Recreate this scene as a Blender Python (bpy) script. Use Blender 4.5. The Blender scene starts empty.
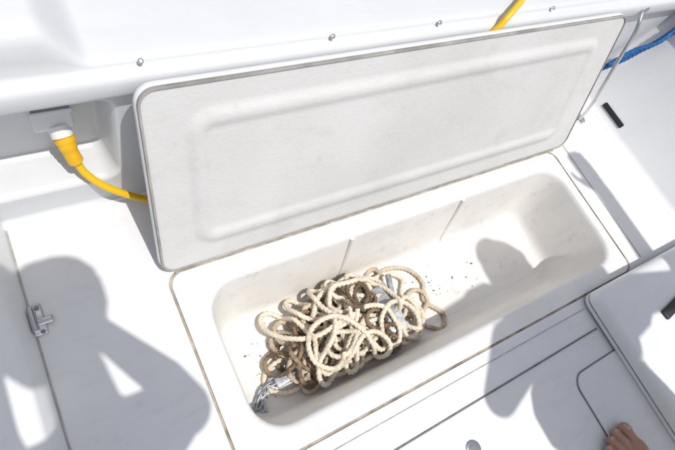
import bpy, bmesh, math, random
import numpy as np
from mathutils import Vector, Matrix
random.seed(7); rng=np.random.RandomState(11)
S=bpy.context.scene
COL=S.collection

# ------------------------------------------------------------------ helpers
def link(ob,parent=None):
    COL.objects.link(ob)
    if parent is not None: ob.parent=parent
    return ob
def empty(name):
    e=bpy.data.objects.new(name,None); COL.objects.link(e); return e
def mesh_ob(name,verts,faces,mat=None,parent=None,smooth=True,sharp=40,midx=None):
    me=bpy.data.meshes.new(name); me.from_pydata([tuple(map(float,v)) for v in verts],[],[tuple(int(i) for i in f) for f in faces]); me.update()
    mats=mat if isinstance(mat,(list,tuple)) else [mat]
    for m in mats: me.materials.append(m)
    if midx is not None: me.polygons.foreach_set('material_index',midx)
    if smooth:
        me.shade_smooth()
        if sharp: me.set_sharp_from_angle(angle=math.radians(sharp))
    ob=bpy.data.objects.new(name,me); return link(ob,parent)
def rr(x0,x1,y0,y1,r,z,n=8):
    P=[]
    for cx,cy,a0 in ((x1-r,y1-r,0),(x0+r,y1-r,90),(x0+r,y0+r,180),(x1-r,y0+r,270)):
        for i in range(n+1):
            a=math.radians(a0+90*i/n); P.append((cx+r*math.cos(a),cy+r*math.sin(a),z))
    return P
def loft(loops,cap_first=False,cap_last=True,flip=False):
    V=[];F=[];n=len(loops[0])
    for l in loops: V+=l
    for k in range(len(loops)-1):
        for i in range(n):
            j=(i+1)%n
            f=(k*n+i,(k+1)*n+i,(k+1)*n+j,k*n+j)
            F.append(f[::-1] if flip else f)
    if cap_last:
        f=tuple((len(loops)-1)*n+i for i in range(n)); F.append(f[::-1] if flip else f)
    if cap_first:
        f=tuple(range(n)); F.append(f if flip else f[::-1])
    return V,F
def tube(name,pts,rad,mat,parent=None,seg=12,lobes=0,pitch=.05,depth=.18,closed=False,caps=True):
    P=np.array(pts,float); n=len(P)
    T=np.zeros_like(P); 
    if closed: T=np.roll(P,-1,0)-np.roll(P,1,0)
    else:
        T[1:-1]=P[2:]-P[:-2]; T[0]=P[1]-P[0]; T[-1]=P[-1]-P[-2]
    T/=np.linalg.norm(T,axis=1)[:,None]+1e-12
    N=np.cross(T[0],[0,0,1.]); 
    if np.linalg.norm(N)<.05: N=np.cross(T[0],[0,1.,0])
    N/=np.linalg.norm(N); V=[];s=0
    for i in range(n):
        N=N-T[i]*np.dot(N,T[i]); N/=np.linalg.norm(N)+1e-12; B=np.cross(T[i],N)
        if i: s+=np.linalg.norm(P[i]-P[i-1])
        r=rad[i] if hasattr(rad,'__len__') else rad
        for k in range(seg):
            a=2*math.pi*k/seg
            rk=r
            if lobes: rk=r*(1-depth+depth*abs(math.cos(lobes*.5*(a-2*math.pi*s/pitch)))*1.35)
            V.append(P[i]+rk*(math.cos(a)*N+math.sin(a)*B))
    F=[]
    m=n if closed else n-1
    for i in range(m):
        for k in range(seg):
            a=i*seg+k;b=i*seg+(k+1)%seg;i2=(i+1)%n
            F.append((a,b,i2*seg+(k+1)%seg,i2*seg+k))
    if caps and not closed:
        F.append(tuple(range(seg))[::-1]); F.append(tuple((n-1)*seg+k for k in range(seg)))
    return mesh_ob(name,V,F,mat,parent,sharp=(60 if not lobes else None))
def spline(pts,step=.01):
    P=[Vector(p) for p in pts]; P=[P[0]*2-P[1]]+P+[P[-1]*2-P[-2]]; out=[]
    for i in range(1,len(P)-2):
        L=(P[i+1]-P[i]).length; k=max(2,int(L/step))
        for j in range(k):
            t=j/k; a,b,c,d=P[i-1],P[i],P[i+1],P[i+2]
            out.append(.5*((2*b)+(-a+c)*t+(2*a-5*b+4*c-d)*t*t+(-a+3*b-3*c+d)*t**3))
    out.append(P[-2]); return out
def rbox(name,size,loc,mat,parent=None,bev=.004,rot=None,segs=3):
    bm=bmesh.new(); bmesh.ops.create_cube(bm,size=1)
    bmesh.ops.scale(bm,vec=size,verts=bm.verts)
    bmesh.ops.bevel(bm,geom=bm.edges[:],offset=bev,segments=segs,affect='EDGES',profile=.5)
    me=bpy.data.meshes.new(name); bm.to_mesh(me); bm.free(); me.materials.append(mat)
    me.shade_smooth(); me.set_sharp_from_angle(angle=math.radians(50))
    ob=bpy.data.objects.new(name,me); link(ob,parent); ob.location=loc
    if rot is not None: ob.rotation_euler=rot
    return ob
def disc(name,c,r,h,mat,parent=None,normal=(0,0,1),seg=20):
    n=Vector(normal).normalized(); q=n.to_track_quat('Z','Y').to_matrix()
    loops=[]
    for rad,z in ((r,0),(r,h*.6),(r*.85,h*.9),(r*.5,h)):
        loops.append([tuple(Vector(c)+q@Vector((rad*math.cos(2*math.pi*k/seg),rad*math.sin(2*math.pi*k/seg),z))) for k in range(seg)])
    V,F=loft(loops); return mesh_ob(name,V,F,mat,parent,sharp=50)

# ------------------------------------------------------------------ materials
def newmat(name):
    m=bpy.data.materials.new(name); m.use_nodes=True; nt=m.node_tree; b=nt.nodes['Principled BSDF']; return m,nt,b
def noise(nt,scale,detail=4,rough=.55,stretch=None):
    tc=nt.nodes.new('ShaderNodeTexCoord'); n=nt.nodes.new('ShaderNodeTexNoise')
    n.inputs['Scale'].default_value=scale;n.inputs['Detail'].default_value=detail;n.inputs['Roughness'].default_value=rough
    if stretch:
        mp=nt.nodes.new('ShaderNodeMapping'); mp.inputs['Scale'].default_value=stretch
        nt.links.new(tc.outputs['Object'],mp.inputs[0]); nt.links.new(mp.outputs[0],n.inputs['Vector'])
    else: nt.links.new(tc.outputs['Object'],n.inputs['Vector'])
    return n
def ramp(nt,src,stops):
    r=nt.nodes.new('ShaderNodeValToRGB'); e=r.color_ramp.elements
    while len(e)<len(stops): e.new(.5)
    for k,(p,c) in enumerate(stops):
        e[k].position=p; e[k].color=(c[0],c[1],c[2],1) if hasattr(c,'__len__') else (c,c,c,1)
    nt.links.new(src,r.inputs[0]); return r
def mix(nt,fac,a,b,mode='MIX'):
    m=nt.nodes.new('ShaderNodeMix'); m.data_type='RGBA'; m.blend_type=mode
    if not isinstance(fac,(int,float)): nt.links.new(fac,m.inputs[0])
    else: m.inputs[0].default_value=fac
    for s,v in ((6,a),(7,b)):
        if isinstance(v,(tuple,list)): m.inputs[s].default_value=(v[0],v[1],v[2],1)
        else: nt.links.new(v,m.inputs[s])
    return m.outputs[2]
def bump(nt,b,h,strength,dist=.001):
    n=nt.nodes.new('ShaderNodeBump'); n.inputs['Strength'].default_value=strength; n.inputs['Distance'].default_value=dist
    nt.links.new(h,n.inputs['Height']); nt.links.new(n.outputs[0],b.inputs['Normal'])
def gel(name,c1,c2,rough=.35,dirt=(.42,.36,.28),damt=.35,grain=.15,gscale=350,lo=.60,hi=.80,scuff=0.0):
    m,nt,b=newmat(name)
    n1=noise(nt,3.2,6,.6); r1=ramp(nt,n1.outputs[0],[(.35,c1),(.7,c2)])
    n2=noise(nt,26,7,.72); r2=ramp(nt,n2.outputs[0],[(lo,0.),(hi,damt)])
    c=mix(nt,r2.outputs[0],r1.outputs[0],dirt)
    n4=noise(nt,190,3,.6); r4=ramp(nt,n4.outputs[0],[(.70,0.),(.78,damt*.9)])
    c=mix(nt,r4.outputs[0],c,dirt)
    if scuff:
        n5=noise(nt,7,8,.75,(1,3.5,1)); r5=ramp(nt,n5.outputs[0],[(.52,0.),(.74,scuff)])
        c=mix(nt,r5.outputs[0],c,(.34,.33,.31))
    nt.links.new(c,b.inputs['Base Color'])
    n3=noise(nt,gscale,3,.6); bump(nt,b,n3.outputs[0],grain,.0008)
    rr_=ramp(nt,n2.outputs[0],[(.3,rough),(.8,min(1,rough+.25))]); nt.links.new(rr_.outputs[0],b.inputs['Roughness'])
    return m
WHITE=gel('gelcoat_white',(.74,.745,.75),(.70,.705,.71),.30,damt=.15,scuff=.10)
DECKM=gel('gelcoat_deck',(.73,.735,.74),(.67,.675,.68),.45,damt=.30,scuff=.22)
TRANS=gel('gelcoat_transom',(.64,.65,.66),(.60,.61,.62),.28,damt=.10,scuff=.08)
LOCK=gel('gelcoat_locker',(.76,.74,.71),(.68,.66,.62),.4,dirt=(.36,.29,.21),damt=.55,scuff=.24,lo=.57)
FLANGE=gel('gelcoat_rim',(.76,.755,.745),(.71,.70,.69),.4,dirt=(.42,.34,.24),damt=.45,lo=.57,hi=.8,scuff=.15)
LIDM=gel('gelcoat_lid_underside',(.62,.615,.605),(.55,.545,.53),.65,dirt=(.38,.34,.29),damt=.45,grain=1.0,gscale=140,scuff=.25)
def simple(name,c,rough=.5,metal=0,var=.15,scale=30,bmp=0):
    m,nt,b=newmat(name); n=noise(nt,scale,5,.6)
    r=ramp(nt,n.outputs[0],[(.3,tuple(x*(1-var) for x in c)),(.7,tuple(min(1,x*(1+var)) for x in c))])
    nt.links.new(r.outputs[0],b.inputs['Base Color']); b.inputs['Roughness'].default_value=rough; b.inputs['Metallic'].default_value=metal
    if bmp: bump(nt,b,n.outputs[0],bmp)
    return m
GASK=simple('dirty_gasket',(.38,.33,.27),.85,var=.5,scale=22,bmp=.3)
SEAM_SHADE=simple('seam_and_shade_grey',(.42,.41,.39),.8,var=.3,scale=30)
LIDEDGE=simple('lid_edge_gasket',(.33,.315,.295),.85,var=.35,scale=14,bmp=.2)
DARK=simple('dark_gap',(.18,.178,.175),.8,var=.4)
BLACK=simple('black_plastic',(.018,.018,.02),.45)
STEEL=simple('stainless_steel',(.62,.62,.62),.22,1,var=.1)
GALV=simple('galvanised_steel',(.36,.38,.40),.5,.5,var=.4,scale=60,bmp=.4)
YEL=simple('yellow_cord_jacket',(.80,.47,.012),.4,var=.08,scale=20)
YELP=simple('yellow_plug_boot',(.78,.44,.01),.5,var=.08)
BLUE=simple('blue_rope_fibre',(.012,.11,.33),.7,var=.4,scale=80)
PLAST=simple('white_plastic',(.75,.75,.75),.3,var=.03)
GREYP=simple('grey_plastic',(.20,.20,.21),.4,var=.1)
DIRT=simple('dirt_crumb',(.20,.13,.08),.95,var=.5,scale=200)

def ropemat(name,cream,brown,lo,hi,rust):
    m,nt,b=newmat(name); n=noise(nt,14,6,.7); n2=noise(nt,160,4,.7)
    r=ramp(nt,n.outputs[0],[(lo,0.),(hi,.85)])
    r2=ramp(nt,n2.outputs[0],[(.3,tuple(x*.76 for x in cream)),(.6,cream)])
    c=mix(nt,r.outputs[0],r2.outputs[0],brown)
    n5=noise(nt,45,5,.7); r5=ramp(nt,n5.outputs[0],[(.56,0.),(.72,rust)])
    c=mix(nt,r5.outputs[0],c,(.44,.28,.17)); nt.links.new(c,b.inputs['Base Color'])
    b.inputs['Roughness'].default_value=.85; n3=noise(nt,600,3,.7); bump(nt,b,n3.outputs[0],.6,.001); return m
ROPE=ropemat('rope_fibre',(.79,.71,.57),(.32,.22,.14),.57,.72,.6)
ROPED=ropemat('rope_fibre_dirty',(.62,.52,.39),(.22,.14,.09),.50,.68,.75)
ROPEB=ropemat('rope_fibre_muddy',(.33,.24,.155),(.08,.052,.032),.40,.58,.8)
SKIN=simple('skin',(.40,.22,.15),.5,var=.14,scale=25,bmp=.15)
NAIL=simple('toenail',(.50,.33,.27),.3,var=.05)
SHIRT=simple('shirt_cloth',(.12,.18,.32),.85,var=.1,scale=90,bmp=.4)
SHIRT2=simple('shirt_cloth_grey',(.45,.45,.44),.85,var=.1,scale=90,bmp=.4)
SHORT=simple('shorts_cloth',(.30,.26,.19),.85,var=.1,scale=90,bmp=.4)
HAIR=simple('hair',(.05,.03,.018),.6,var=.4,scale=120,bmp=.6)

# ------------------------------------------------------------------ boat
boat=empty('motor_boat')
loops=[rr(-.95,1.53,-1.75,.215,.002,0), rr(-.006,1.206,-.422,.006,.035,0),
 rr(-.005,1.205,-.421,.005,.034,-.003), rr(-.001,1.201,-.417,.001,.032,-.003), rr(.000,1.200,-.416,.000,.031,-.0005),
 rr(.010,1.190,-.408,-.010,.04,-.002),
 rr(.042,1.187,-.381,-.034,.085,-.002), rr(.049,1.181,-.374,-.042,.078,-.004),rr(.054,1.177,-.369,-.047,.073,-.009),
 rr(.057,1.174,-.366,-.050,.07,-.018), rr(.085,1.146,-.338,-.084,.055,-.185), rr(.091,1.140,-.332,-.090,.05,-.203),
 rr(.102,1.130,-.322,-.101,.042,-.216), rr(.120,1.112,-.304,-.119,.03,-.221)]
V,F=loft(loops); n=len(loops[0]); mi=[]
for k in range(len(loops)-1):
    mi+=[0 if k==0 else 1 if k in(1,2,3) else 2 if k<9 else 3]*n
mi.append(3)
mesh_ob('cockpit_deck',V,F,[DECKM,GASK,FLANGE,LOCK],boat,sharp=38,midx=mi)
for x in (.432,.80):
    tube('locker_rib',[(x,-.050,-.012),(x+.001,-.0515,-.018),(x+.006,-.066,-.1),(x+.010,-.080,-.18),(x+.012,-.088,-.205)],.0065,LOCK,boat,seg=12)

# transom wall with pocket and coaming
xs=list(np.arange(-.5,.06,.004))+list(np.arange(.06,1.95,.03)); xs=[-.95,-.8,-.65]+xs
def sst(a,b,x): t=min(1,max(0,(x-a)/(b-a))); return t*t*(3-2*t)
def sd(x,z,x0,x1,z0,z1,r):
    cx,cz=(x0+x1)/2,(z0+z1)/2; dx=abs(x-cx)-(x1-x0)/2+r; dz=abs(z-cz)-(z1-z0)/2+r
    return math.hypot(max(dx,0),max(dz,0))+min(max(dx,dz),0)-r
V=[];rows=0
zs=list(np.arange(0.0,.331,.004))
for x in xs:
    c=[]
    for z in zs:
        y=.207
        if z<.012: y-=.010*(1-z/.012)**2
        s=sd(x,z,-.33,-.026,.075,.318,.035)
        y+=.085*sst(.0,-.018,s)
        c.append((x,y,z))
    h=.064*(1-sst(-.120,-.050,x))+.012
    yf=.197
    tail=[(.204,.333),(.196,.336),(.188,.341),(.185,.349),(.185,.372),(.188,.380),(.194,.384),(yf+.006,.386)]
    for t,dy in ((.10,.006),(.4,.007),(.7,.010),(.88,.016),(.97,.026),(1.02,.05),(1.25,.4),(1.3,.9)):
        tail.append((yf+dy+(0.004 if t<1 else 0),.386+h*t+(.010*(t-1.02) if t>1.02 else 0)))
    c+=[(x,y,z) for y,z in tail]; rows=len(c); V+=c
F=[]
for i in range(len(xs)-1):
    for j in range(rows-1):
        a=i*rows+j; F.append((a,a+rows,a+rows+1,a+1))
mesh_ob('transom_wall',V,F,TRANS,boat,sharp=None)
tube('deck_caulk_bead',[(x,.197,.001) for x in np.linspace(-.9,1.5,30)],.003,PLAST,boat,seg=8)
for x in (.015,.36,.62,.98):
    disc('coaming_screw',(x,.2035,.3965),.0045,.003,STEEL,boat,normal=(0,-.6,.8))
pr=[(1.50,.0),(1.515,.004),(1.524,.015),(1.70,.34),(1.703,.352),(1.69,.358),(1.668,.36),(1.66,.366),(1.658,.40),(1.664,.415),(1.68,.426),(1.72,.431),(2.05,.44),(2.1,.42),(2.05,-.9)]
ys=list(np.linspace(-1.75,.235,40)); V=[];F=[]
for y in ys: V+=[(x,y,z+(.0004)) for x,z in pr]
m=len(pr)
for i in range(len(ys)-1):
    for j in range(m-1):
        a=i*m+j;F.append((a,a+1,a+m+1,a+m))
mesh_ob('hull_side',V,F,WHITE,boat,sharp=50)
pr=[(-.250,.0005),(-.252,.006),(-.268,.052),(-.272,.058),(-.280,.061),(-.95,.07),(-1.0,.05),(-1.0,-.9)]
ys=list(np.linspace(-1.75,.2,30)); V=[];F=[];m=len(pr)
for y in ys: V+=[(x,y,z) for x,z in pr]
for i in range(len(ys)-1):
    for j in range(m-1):
        a=i*m+j;F.append((a,a+m,a+m+1,a+1))
mesh_ob('side_moulding',V,F,WHITE,boat,sharp=40)
tube('side_shade_line',[(-.248,y,.0008) for y in np.linspace(-1.7,.19,20)],.0016,SEAM_SHADE,boat,seg=8)  # thin grey line painting in the soft shading along the moulding foot
V,F=loft([rr(-1.0,2.07,-1.76,1.12,.05,-.95),rr(-1.0,2.07,-1.76,1.12,.05,-.3)],cap_last=False,flip=True)
mesh_ob('outer_hull',V,F,WHITE,boat)
rbox('deck_seam',(1.18,.0042,.003),(.36,-.505,.0010),DARK,boat,bev=.001)
rbox('deck_seam_b',(1.18,.0022,.002),(.36,-.448,.0006),SEAM_SHADE,boat,bev=.0006)
rbox('deck_seam_c',(.003,.60,.002),(1.262,-.10,.0006),SEAM_SHADE,boat,bev=.0006)
rbox('scupper_vent',(.012,.10,.018),(1.533,.045,.028),BLACK,boat,bev=.003,rot=(0,math.radians(28),0))
disc('latch_ring',(.450,-.582,.000),.018,.003,STEEL,boat); disc('latch_core',(.450,-.582,.0028),.011,.002,GREYP,boat)  # round metal latch set into the floor panel

def hatch(name,x0,x1,y0,y1,r=.035,h=.006,mat=DECKM):
    e=empty(name)
    V,F=loft([rr(x0-.003,x1+.003,y0-.003,y1+.003,r+.003,.0),rr(x0-.003,x1+.003,y0-.003,y1+.003,r+.003,.002)]); mesh_ob('gap_seal',V,F,DARK,e)
    V,F=loft([rr(x0,x1,y0,y1,r,.0005),rr(x0,x1,y0,y1,r,h-.003),rr(x0+.001,x1-.001,y0+.001,y1-.001,r,h-.001),rr(x0+.004,x1-.004,y0+.004,y1-.004,r,h)]); mesh_ob('panel',V,F,mat,e,sharp=50)
    return e
hatch('deck_hatch',.79,1.42,-1.25,-.572)

sb=empty('seat_base')
def rbx(o,z,r=.03): return rr(.957+o,1.50,-.985+o,-.420-o,r,z)
V,F=loft([rbx(0,.0075),rbx(.0,.018),rbx(.003,.0195),rbx(.003,.022),rbx(-.001,.0235),rbx(0.0,.046),rbx(.004,.056),rbx(.012,.062),rbx(.022,.064),rbx(.06,.0655)])
n=36; mi=[]
for k in range(9): mi+=[1 if k in(1,2,3) else 0]*n
mi.append(0)
mesh_ob('body',V,F,[WHITE,SEAM_SHADE],sb,sharp=50,midx=mi)
rbox('black_latch',(.14,.026,.008),(1.18,-.545,.070),BLACK,sb,bev=.003,rot=(0,0,math.radians(8)))
disc('screw',(1.30,-.455,.0655),.006,.003,GREYP,sb)
disc('screw_b',(1.13,-.60,.0655),.006,.003,GREYP,sb)

# ------------------------------------------------------------------ locker lid
TH=1.1872; cu,su=math.cos(TH),math.sin(TH); WL=.402; X0,X1=-.008,1.237; TK=.022
up=Vector((0,cu,su)); nn=Vector((0,-su,cu)); org=Vector((0,0,.0207))
lid=empty('locker_lid')
nu,nv=260,96; V=[];F=[]
def lidh(u,v):
    s=sd(u,v,.066,X1-X0-.070,.044,WL-.046,.05)
    return .0068*sst(.004,-.020,s) - .0048*sst(-.024,-.044,s)
def rc(u,v):
    r=.028; L_=X1-X0
    for cx,cy,sx,sy in ((r,r,-1,-1),(L_-r,r,1,-1),(r,WL-r,-1,1),(L_-r,WL-r,1,1)):
        dx,dy=u-cx,v-cy
        if dx*sx>0 and dy*sy>0:
            m_=max(abs(dx),abs(dy)); d=math.hypot(dx,dy)
            if d>0: k=m_/d; dx*=k;dy*=k
            return cx+dx,cy+dy
    return u,v
for i in range(nu+1):
    for j in range(nv+1):
        u=(X1-X0)*i/nu; v=WL*j/nv; h=lidh(u,v)
        u,v=rc(u,v)
        V.append(org+Vector((X0+u,0,0))+up*v+nn*h)
for i in range(nu):
    for j in range(nv):
        a=i*(nv+1)+j;F.append((a,a+nv+1,a+nv+2,a+1))
mesh_ob('underside',V,F,LIDM,lid,sharp=None)
def lidloop(o,d,r=.028):
    return [tuple(org+Vector((X0+x,0,0))+up*y+nn*d) for x,y,_ in rr(-o,X1-X0+o,-o,WL+o,r+o,0)]
V,F=loft([lidloop(-.002,.0006),lidloop(-.0017,.0025),lidloop(0,.003),lidloop(.0022,.0022),lidloop(.0026,-.003),lidloop(.0026,-.005),lidloop(.004,-.006),lidloop(.005,-TK+.006),lidloop(.002,-TK),lidloop(-.01,-TK-.002)],flip=False)
n=36;mi=[]
for k in range(9): mi+=[1 if k<5 else 0]*n
mi.append(0)
mesh_ob('edge_and_top',V,F,[WHITE,LIDEDGE],lid,sharp=55,midx=mi)
rbox('hinge_leaf',(1.19,.008,.003),(.61,.002,.004),GASK,lid,bev=.001)
tube('hinge_pin',[(x,.004,.012) for x in np.linspace(.02,1.2,20)],.0040,LIDEDGE,lid,seg=10)

# ------------------------------------------------------------------ anchor, chain, rope pile
anch=empty('anchor')
def bar(name,a,b,w,t,mat,par):
    a=Vector(a);b=Vector(b);d=b-a; o=rbox(name,(d.length,w,t),(a+b)/2,mat,par,bev=min(w,t)*.25); o.rotation_euler=d.to_track_quat('X','Z').to_euler(); return o
bar('shank',(.17,-.272,-.200),(.55,-.225,-.150),.026,.010,GALV,anch)
bar('stock',(.51,-.30,-.165),(.565,-.135,-.165),.014,.014,GALV,anch)
for s in (1,-1):
    p=[Vector((.54,-.22+s*.012,-.150)),Vector((.535,-.22+s*.07,-.155)),Vector((.35,-.235+s*.035,-.175)),Vector((.32,-.238+s*.018,-.180)),Vector((.39,-.232+s*.010,-.165))]
    V=[q+Vector((0,0,.003)) for q in p]+[q-Vector((0,0,.003)) for q in p]; k=5
    F=[tuple(range(k)),tuple(range(2*k-1,k-1,-1))]+[(i,i+k,(i+1)%k+k,(i+1)%k) for i in range(k)]
    mesh_ob('fluke',V,F,GALV,anch,smooth=False)

cell=.003; GX,GY=260,120; gx0,gy0=0.04,-.38
ii=np.arange(GX)[:,None]*cell+gx0; jj=np.arange(GY)[None,:]*cell+gy0
H=-.2205+.030*np.exp(-((ii-.44)/.12)**2-((jj+.215)/.06)**2)
def lay(path,r,delay=14):
    N=len(path)
    k=int(math.ceil(r/cell))
    g=np.arange(-k,k+1)*cell; D2=(g[:,None]**2+g[None,:]**2)/(r*r)
    Wt=np.sqrt(np.maximum(0,1-D2)); M_=D2<=1.05
    z=np.zeros(N); pend=[]; sm=None
    def stamp(a0,b0,z0):
        s=H[a0-k:a0+k+1,b0-k:b0+k+1]; s[M_]=np.maximum(s[M_],(z0+r*Wt*.95)[M_])
    for i,(x,y) in enumerate(path):
        ci=min(GX-k-2,max(k+1,int((x-gx0)/cell)));cj=min(GY-k-2,max(k+1,int((y-gy0)/cell)))
        s=H[ci-k:ci+k+1,cj-k:cj+k+1]; zt=np.max((s+(Wt-1)*r)[M_])+r*.80
        if sm is None: sm=zt
        sm+= (zt-sm)*(.22 if zt>sm else .06)
        z[i]=max(sm,zt-.5*r)
        pend.append((ci,cj,z[i]))
        if len(pend)>delay: stamp(*pend.pop(0))
    for q in pend: stamp(*q)
    w=13; kz=np.hanning(w+2)[1:-1]; kz/=kz.sum(); zz=np.convolve(np.pad(z,w//2,mode='edge'),kz,'valid')
    return [(p[0],p[1],max(zz[i],-.2195+r)) for i,p in enumerate(path)]
def wander(start,length,cx,cy,ax,ay,r0,step=.003,seed=1,head=0,tilt=0.0):
    R=np.random.RandomState(seed); x,y=start; th=head; P=[]; kap=0; tgt=1/r0; nxt=0; s=0; sc=1.0
    ct,st_=math.cos(tilt),math.sin(tilt)
    while s<length:
        if s>=nxt:
            sgn=1 if R.rand()<.70 else -1
            tgt=sgn/(r0*R.uniform(.5,2.4)); nxt=s+R.uniform(.08,.45); sc=R.uniform(.45,1.30)
        dx,dy=x-cx,y-cy; ex,ey=(ct*dx+st_*dy)/(ax*sc),(-st_*dx+ct*dy)/(ay*sc); e=ex*ex+ey*ey
        k=tgt
        wall = y<-.300 or y>-.122 or x<.145
        if e>1 or wall:
            want=math.atan2(cy-y,cx-x); d=(want-th+math.pi)%(2*math.pi)-math.pi
            lim=60 if wall else min(40,14+14*(e-1))
            k=math.copysign(lim,d) if abs(d)>.6 else tgt
        kap+=(k-kap)*(.18 if wall else .09)
        th+=kap*step; x+=math.cos(th)*step; y+=math.sin(th)*step
        y=min(-.098,max(-.326,y)); x=max(.108,x)
        P.append((x,y)); s+=step
    P=np.array(P)
    kz=np.hanning(11)[1:-1]; kz/=kz.sum()
    Q=np.stack([np.convolve(np.pad(P[:,a],4,mode='edge'),kz,'valid') for a in (0,1)],1)
    return [tuple(p) for p in Q]
rope=empty('rope_pile')
RR=.0058
def R_(nm,path,r=RR,m=ROPE): tube(nm,lay(path,r),r*1.08,m,rope,seg=14,lobes=3,pitch=.036*(r/.006),depth=.30)
def man(pts): return [(p[0],p[1]) for p in spline([(a,b,0) for a,b in pts],.003)]
tail=man([(.625,-.300),(.668,-.326),(.695,-.290),(.660,-.235),(.685,-.185),(.655,-.130),(.58,-.112),(.50,-.16)])
R_('strand_lower',tail+wander((.50,-.16),4.0,.42,-.215,.17,.070,.05,seed=5,head=-2.3),RR,ROPED)
R_('muddy_strand',wander((.25,-.25),1.6,.38,-.22,.16,.06,.03,seed=9),.005,ROPEB)
R_('strand_corner',man([(.42,-.312),(.34,-.318),(.26,-.302),(.19,-.300),(.150,-.27),(.165,-.235),(.215,-.225),(.245,-.26),(.30,-.285),(.37,-.275),(.44,-.30),(.52,-.312),(.57,-.29)]))
R_('strand_right',man([(.50,-.13),(.58,-.125),(.625,-.155),(.60,-.20),(.63,-.25),(.605,-.30),(.54,-.318),(.48,-.29),(.45,-.24)]))
R_('strand_left',wander((.25,-.24),2.2,.31,-.235,.13,.060,.05,seed=33),RR,ROPED)
R_('muddy_strand_left',wander((.24,-.22),.9,.26,-.225,.05,.04,.03,seed=17),.005,ROPEB)
R_('strand_mid',wander((.40,-.2),2.6,.43,-.205,.16,.075,.055,seed=52))
R_('strand_back',man([(.30,-.17),(.345,-.125),(.41,-.112),(.455,-.135),(.44,-.18),(.39,-.19),(.36,-.16),(.38,-.125),(.44,-.105),(.50,-.108),(.545,-.14),(.53,-.19),(.47,-.23)]))
R_('strand_upper',wander((.32,-.22),3.2,.41,-.21,.17,.080,.06,seed=27))
R_('muddy_strand_top',wander((.44,-.14),.55,.44,-.145,.05,.03,.025,seed=13),.0052,ROPEB)
R_('muddy_strand_front',wander((.46,-.29),.6,.46,-.29,.05,.02,.02,seed=3),.0052,ROPEB)
R_('strand_top',wander((.42,-.2),2.0,.38,-.215,.19,.088,.075,seed=61))

chain=empty('anchor_chain')
def link_(c,d,k,a_=.0125,b_=.0078,r=.0028):
    d=Vector(d).normalized(); s=Vector((-d.y,d.x,0)).normalized(); u=d.cross(s); pts=[]
    w_=(s if k%2 else (u*.9+s*.35).normalized())
    for q_ in range(24):
        an=2*math.pi*q_/24; pts.append(Vector(c)+d*(a_*math.cos(an)+(.003 if math.cos(an)>0 else -.003))+w_*b_*math.sin(an))
    tube('link',pts,r,GALV,chain,seg=8,closed=True)
cp=spline([(.112,-.300,-.208),(.125,-.285,-.207),(.150,-.268,-.203),(.185,-.262,-.196),(.225,-.270,-.186),(.27,-.268,-.178)],.0165)
for k in range(len(cp)-1): link_(cp[k],cp[k+1]-cp[k],k)
# shackle on the end of the chain
sh=[Vector((.118+.016*math.cos(a),-.302+.013*math.sin(a),-.212)) for a in np.linspace(.9,5.4,18)]
tube('shackle_bow',sh,.0038,GALV,chain,seg=10); tube('shackle_pin',[sh[0]+Vector((0,.006,0)),sh[-1]-Vector((0,.006,0))],.0042,GALV,chain,seg=10)

# crumbs of dried dirt on the locker floor
bm=bmesh.new()
for i in range(260):
    x=.42+rng.randn()*.19; y=-.22+rng.randn()*.06
    if not(.13<x<1.08 and -.315<y<-.12): continue
    r=abs(rng.randn())*.0009+.0007
    mt=Matrix.Translation((x,y,-.2208+r*.5))@Matrix.Rotation(rng.rand()*3,4,'Z')@Matrix.Diagonal((1.6,.9,.7,1))
    bmesh.ops.create_icosphere(bm,subdivisions=1,radius=r,matrix=mt)
me=bpy.data.meshes.new('dirt_debris'); bm.to_mesh(me); bm.free(); me.materials.append(DIRT); link(bpy.data.objects.new('dirt_debris',me))

# ------------------------------------------------------------------ shore power inlet and cord
inl=empty('shore_power_inlet')
rbox('housing',(.066,.044,.044),(-.118,.276,.214),PLAST,inl,bev=.006,rot=(math.radians(-30),0,0))
rbox('flip_cover',(.060,.006,.034),(-.118,.272,.250),GREYP,inl,bev=.002,rot=(math.radians(-30),0,0))
rbox('cover_lip',(.066,.008,.008),(-.118,.262,.236),PLAST,inl,bev=.002,rot=(math.radians(-30),0,0))
tube('socket_collar',[(-.112,.258,.205),(-.110,.243,.190)],.0185,PLAST,inl,seg=24)
cord=empty('power_cord')
tube('plug_boot',spline([(-.110,.250,.196),(-.107,.236,.178),(-.104,.226,.160),(-.100,.220,.142)],.004),[.0160]*8+[.0140]*50,YELP,cord,seg=20)
tube('plug_ring',[(-.1085,.244,.187),(-.107,.238,.180)],.0180,YELP,cord,seg=20)
pth=spline([(-.104,.226,.160),(-.098,.218,.135),(-.088,.205,.112),(-.062,.187,.085),(-.025,.172,.058),(.02,.160,.033),(.08,.150,.014),(.25,.140,.010),(.5,.150,.010),(.62,.168,.06),(.70,.178,.2),(.75,.178,.33),(.785,.180,.388),(.805,.188,.410),(.835,.203,.419),(.868,.222,.417),(.92,.26,.413),(1.1,.42,.412)],.006)
tube('cable',pth,.0074,YEL,cord,seg=16)

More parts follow.
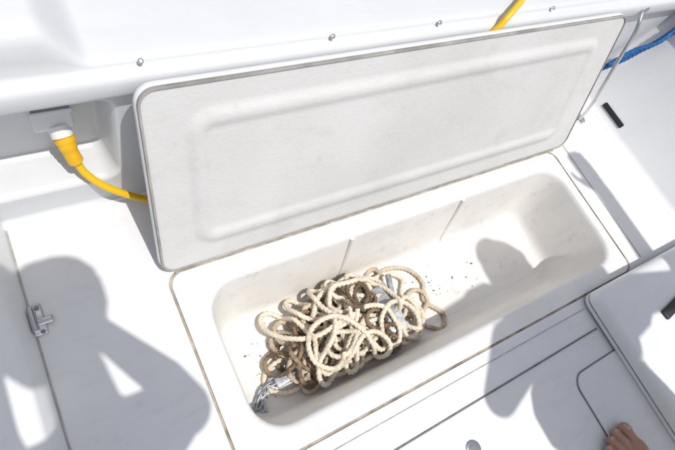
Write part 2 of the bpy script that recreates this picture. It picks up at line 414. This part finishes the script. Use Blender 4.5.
# ------------------------------------------------------------------ right-hand details
st=empty('grab_rail')
tube('rail_tube',spline([(1.400,.075,.004),(1.395,.08,.06),(1.385,.10,.14),(1.37,.125,.24),(1.36,.15,.33),(1.37,.175,.36),(1.40,.185,.368)],.008),.0050,STEEL,st,seg=14)
tube('rail_tube_b',spline([(1.425,.085,.004),(1.42,.09,.06),(1.41,.11,.14),(1.395,.135,.24),(1.385,.16,.32),(1.39,.18,.35)],.008),.004,STEEL,st,seg=14)
disc('rail_foot',(1.41,.08,.0),.022,.006,STEEL,st)
br=empty('blue_rope')
for k in range(4):
    o=k*.013
    tube('blue_strand',spline([(1.49,.185-o*.3,.10+o),(1.55,.170,.155+o),(1.60,.165-o*.4,.205+o*1.1),(1.655,.16,.262+o),(1.70,.15,.335+o*.6)],.004),.007,BLUE,br,seg=12,lobes=3,pitch=.04,depth=.28)
lt=empty('hatch_latch')
rbox('plate',(.022,.060,.004),(-.240,-.005,.004),STEEL,lt,bev=.0015)
tube('barrel',[(-.246,-.028,.012),(-.246,.016,.012)],.006,STEEL,lt,seg=16)
rbox('tongue',(.030,.014,.006),(-.230,-.012,.009),STEEL,lt,bev=.002)
disc('bolt',(-.236,.017,.006),.004,.003,GREYP,lt); disc('bolt_b',(-.236,-.03,.006),.004,.003,GREYP,lt)

# ------------------------------------------------------------------ people
def blob_body(name,chains,voxel,mat,parent,smooth=6,assign=None,mats=None):
    bm=bmesh.new()
    for ch in chains:
        for (a,ra),(b,rb) in zip(ch[:-1],ch[1:]):
            a=Vector(a);b=Vector(b);L_=(b-a).length; k=max(1,int(L_/(.3*min(ra,rb))))
            for i in range(k+1):
                t=i/k; r=ra+(rb-ra)*t
                bmesh.ops.create_icosphere(bm,subdivisions=2,radius=r,matrix=Matrix.Translation(a.lerp(b,t)))
    me=bpy.data.meshes.new(name+'_src'); bm.to_mesh(me); bm.free(); ob=bpy.data.objects.new(name+'_src',me); COL.objects.link(ob)
    md=ob.modifiers.new('r','REMESH'); md.mode='VOXEL'; md.voxel_size=voxel
    ms=ob.modifiers.new('s','SMOOTH'); ms.factor=.5; ms.iterations=smooth
    dg=bpy.context.evaluated_depsgraph_get(); m2=bpy.data.meshes.new_from_object(ob.evaluated_get(dg))
    bpy.data.objects.remove(ob); m2.name=name
    m2.materials.clear()
    for m in (mats or [mat]): m2.materials.append(m)
    if assign:
        m2.polygons.foreach_set('material_index',[assign(p.center) for p in m2.polygons])
    m2.shade_smooth(); o=bpy.data.objects.new(name,m2); return link(o,parent)
def hand(wrist,dirv,side,palm):
    w=Vector(wrist);d=Vector(dirv).normalized();s=Vector(side);s=(s-d*s.dot(d)).normalized();p=Vector(palm);p=(p-d*p.dot(d)-s*p.dot(s)).normalized()
    ch=[]
    for k,(off,ln) in enumerate(((.028,.070),(.010,.078),(-.009,.073),(-.027,.058))):
        b=w+d*.085+s*off
        ch.append([(w+d*.01+s*off*.5,.017),(b,.012),(b+d*ln*.45+p*.010,.0088),(b+d*ln*.72+p*.030,.0082),(b+d*ln*.82+p*.052,.0072)])
    ch.append([(w+d*.02+s*.015,.016),(w+d*.05+s*.045+p*.01,.012),(w+d*.075+s*.062+p*.025,.0095),(w+d*.095+s*.066+p*.042,.0085)])
    return ch
def head(name,c,face,parent):
    c=Vector(c);f=Vector(face).normalized(); r=f.cross(Vector((0,0,1))).normalized(); u=r.cross(f).normalized()
    ch=[[(c,.088),(c-f*.02+u*.02,.092)],[(c-u*.05+f*.02,.068),(c-u*.085+f*.045,.045)],[(c+f*.088+u*.0,.010),(c+f*.108-u*.03,.014)],
        [(c+r*.086-u*.005,.014),(c+r*.090-u*.03,.011)],[(c-r*.086-u*.005,.014),(c-r*.090-u*.03,.011)],
        [(c+f*.084+u*.028+r*.04,.012),(c+f*.088+u*.028-r*.04,.012)],[(c+f*.082-u*.058+r*.022,.009),(c+f*.082-u*.058-r*.022,.009)],[(c+f*.078-u*.09,.018),(c+f*.074-u*.092,.018)]]
    blob_body(name,ch,.005,SKIN,parent,smooth=3)
    blob_body('hair',[[(c-f*.028+u*.035,.094),(c-f*.035-u*.02,.086)],[(c+f*.03+u*.055,.062),(c-f*.01+u*.06,.066)]],.006,HAIR,parent,smooth=2)
    for s in (1,-1):
        rbox('eye',(.022,.010,.010),c+f*.083+u*.008+r*s*.032,PLAST,parent,bev=.0045)
def foot(name,heel,toe_y,cx,big_side,parent,z0=.007,sc=1.0,vx=.0032):
    b=big_side; hy=heel; ch=[]
    ch.append([((cx,hy+.03,z0+.032),.031),((cx,hy+.055,z0+.060),.034),((cx,hy+.05,z0+.12),.036)])
    toes=[(b*.034,0,.0125),(b*.0115,-.001,.0088),(-b*.0065,-.008,.0082),(-b*.0225,-.018,.0077),(-b*.037,-.032,.0074)]
    for k,(ox,oy,r) in enumerate(toes):
        ox*=sc; r*=sc
        ty=toe_y+oy*sc-r
        ball=(cx+ox*.95,ty-.055+(.006 if k==0 else 0),z0+.019*sc)
        ch.append([((cx+ox*.25,hy+.05,z0+.042),.030),((cx+ox*.65,(hy+ty)/2+.01,z0+.036),.023*sc if k<3 else .018*sc),(ball,(.0185 if k==0 else .0145)*sc)])
        ch.append([(ball,(.016 if k==0 else .0105)*sc),((cx+ox,ty-.024,z0+(.017+(.004 if k else 0))*sc),r*.92),((cx+ox*1.04,ty-.004,z0+r+.001),r*1.04)])
    blob_body(name,ch,vx,SKIN,parent,smooth=1)
    for k,(ox,oy,r) in enumerate(toes):
        ox*=sc; r*=sc
        ty=toe_y+oy*sc-r
        rbox('toenail',(r*1.05,r*1.0,.0014),(cx+ox*1.04,ty-.0005,z0+2*r-.0006),NAIL,parent,bev=.0006,rot=(math.radians(-25),0,0))

ph=empty('photographer')
C=Vector((-.1592,-.3649,1.034)); VD=Vector((.4589,.2884,-.8404))
hc=Vector((-.135,-.525,1.28))
chest=Vector((-.13,-.76,1.13)); hip=Vector((-.10,-1.06,.86))
rs=Vector((.01,-.72,1.16)); ls=Vector((-.27,-.72,1.16))
re=Vector((-.015,-.575,.96)); le=Vector((-.285,-.56,.97)); rw=Vector((-.09,-.485,1.075)); lw=Vector((-.265,-.455,1.09))
body=[[(hip,.125),(Vector((-.115,-.90,1.0)),.112),(chest,.115)],[(hip+Vector((.07,0,-.02)),.10),(hip+Vector((-.07,0,-.02)),.10)],
 [(ls+Vector((.05,0,-.02)),.068),(chest+Vector((0,.02,.02)),.085),(rs-Vector((.05,0,.02)),.068)],[(chest+Vector((0,.06,.06)),.058),(hc+Vector((0,-.06,-.06)),.050)],
 [(rs,.052),(re,.039),(rw,.027)],[(ls,.052),(le,.039),(lw,.027)]]
for s in (1,-1):
    body.append([(hip+Vector((s*.09,-.01,-.05)),.088),(Vector((-.10+s*.12,-1.02,.46)),.058),(Vector((-.10+s*.12,-1.10,.30)),.055),(Vector((-.10+s*.12,-1.13,.10)),.037)])
body+=hand(rw,(-.9,.5,.15),(0,0,1),(0,-.2,-1)); body+=hand(lw,(.9,.45,.0),(0,0,1),(0,-.2,-1))
def asg(c):
    if c.z<.42: return 0
    if c.z<.88: return 2
    if c.y>-.60: return 0
    return 1
blob_body('body',body,.0065,None,ph,smooth=4,assign=asg,mats=[SKIN,SHIRT2,SHORT])
head('head',hc,(.25,.45,-.75),ph)
for s in (1,-1): foot('foot',-1.18,-.94,-.10+s*.12,-s,ph,z0=.001,vx=.004)
q=VD.to_track_quat('-Z','Y'); cb=rbox('digital_camera',(.125,.085,.045),C-VD*.115,BLACK,None,bev=.01); cb.rotation_euler=q.to_euler()
tube('lens_barrel',[C-VD*.10,C-VD*.03],.032,BLACK,None,seg=28); ob=bpy.data.objects['lens_barrel']; ob.parent=cb; ob.matrix_parent_inverse=Matrix.LocRotScale(cb.location,cb.rotation_euler.to_quaternion(),None).inverted()

pe=empty('person')
hip=Vector((.85,-.98,.90)); chest=Vector((.94,-.98,1.24)); hc=Vector((1.10,-.95,1.52))
rs=Vector((1.14,-.98,1.33)); ls=Vector((.77,-.98,1.36)); re=Vector((1.36,-1.0,1.25)); le=Vector((.64,-.97,1.11)); rw=Vector((1.38,-.74,1.40)); lw=Vector((.76,-.89,.98))
body=[[(hip,.13),(Vector((.90,-.98,1.06)),.12),(chest,.135)],[(hip+Vector((.06,0,-.02)),.11),(hip-Vector((.06,0,.02)),.11)],
 [(ls+Vector((.04,0,-.02)),.075),(chest+Vector((0,0,.07)),.10),(rs-Vector((.04,0,.02)),.075)],[(chest+Vector((.02,0,.1)),.065),(hc-Vector((0.01,.03,.07)),.055)],
 [(rs,.058),(re,.044),(rw,.032)],[(ls,.058),(le,.042),(lw,.027)],
 [(hip+Vector((-.08,0,-.05)),.09),(Vector((.785,-.94,.50)),.06),(Vector((.784,-.945,.34)),.056),(Vector((.784,-.950,.12)),.037)],
 [(hip+Vector((.08,0,-.05)),.09),(Vector((.99,-1.05,.50)),.06),(Vector((1.01,-1.10,.34)),.056),(Vector((1.02,-1.155,.12)),.037)]]
body+=hand(rw,(-.1,.9,.3),(-1,0,0),(0,0,-1)); body+=hand(lw,(.3,.4,-.8),(.3,1,0),(1,0,0))
def asg2(c):
    if c.z<.5: return 0
    if c.z<.96: return 2 if (abs(c.x-.87)<.21 and c.y<-.88) else 0
    if c.x>1.22 or c.z>1.46: return 0
    if c.x<.72 and c.z<1.2: return 0
    return 1
blob_body('body',body,.0065,None,pe,smooth=4,assign=asg2,mats=[SKIN,SHIRT,SHORT])
head('head',hc,(-.35,.75,-.35),pe)
foot('foot',-.960,-.700,.784,1,pe,z0=.0065,sc=1.18,vx=.0022); foot('foot_b',-1.205,-1.0,1.02,-1,pe,vx=.004)

# ------------------------------------------------------------------ water
m,nt,b=newmat('sea_water'); b.inputs['Base Color'].default_value=(.02,.07,.09,1); b.inputs['Roughness'].default_value=.08
nz=noise(nt,.9,6,.6); bump(nt,b,nz.outputs[0],.6,.15)
V=[(-600,-600,-.75),(600,-600,-.75),(600,600,-.75),(-600,600,-.75)]
mesh_ob('water',V,[(0,1,2,3)],m,None,smooth=False)

# ------------------------------------------------------------------ light, sky, camera
sd_=Vector((-.06,.40,-1.0)).normalized()
sl=bpy.data.lights.new('sun','SUN'); sl.energy=3.2; sl.angle=math.radians(.55); sl.color=(1,.975,.94)
so=bpy.data.objects.new('sun',sl); link(so); so.rotation_euler=sd_.to_track_quat('-Z','Y').to_euler(); so.location=(0,-3,6)
w=bpy.data.worlds.new('World'); S.world=w; w.use_nodes=True; nt=w.node_tree; bg=nt.nodes['Background']
sk=nt.nodes.new('ShaderNodeTexSky'); sk.sky_type='NISHITA'; sk.sun_disc=False
sk.sun_elevation=math.asin(-sd_.z); sk.sun_rotation=math.atan2(-sd_.x,-sd_.y)
sk.air_density=1.0; sk.dust_density=2.5
hs=nt.nodes.new('ShaderNodeHueSaturation'); hs.inputs['Saturation'].default_value=.60; hs.inputs['Value'].default_value=1.0
nt.links.new(sk.outputs[0],hs.inputs['Color']); nt.links.new(hs.outputs[0],bg.inputs[0]); bg.inputs[1].default_value=.13
S.view_settings.view_transform='Standard'; S.view_settings.look='None'; S.view_settings.exposure=0
cd=bpy.data.cameras.new('camera'); co=bpy.data.objects.new('camera',cd); link(co)
cd.sensor_width=36; cd.lens=36*512.5/675; cd.clip_start=.01; cd.clip_end=2000
M=Matrix(((.8439,.278,-.4589,C.x),(-.4374,.8518,-.2884,C.y),(.3107,.4441,.8404,C.z),(0,0,0,1)))
co.matrix_world=M
S.camera=co
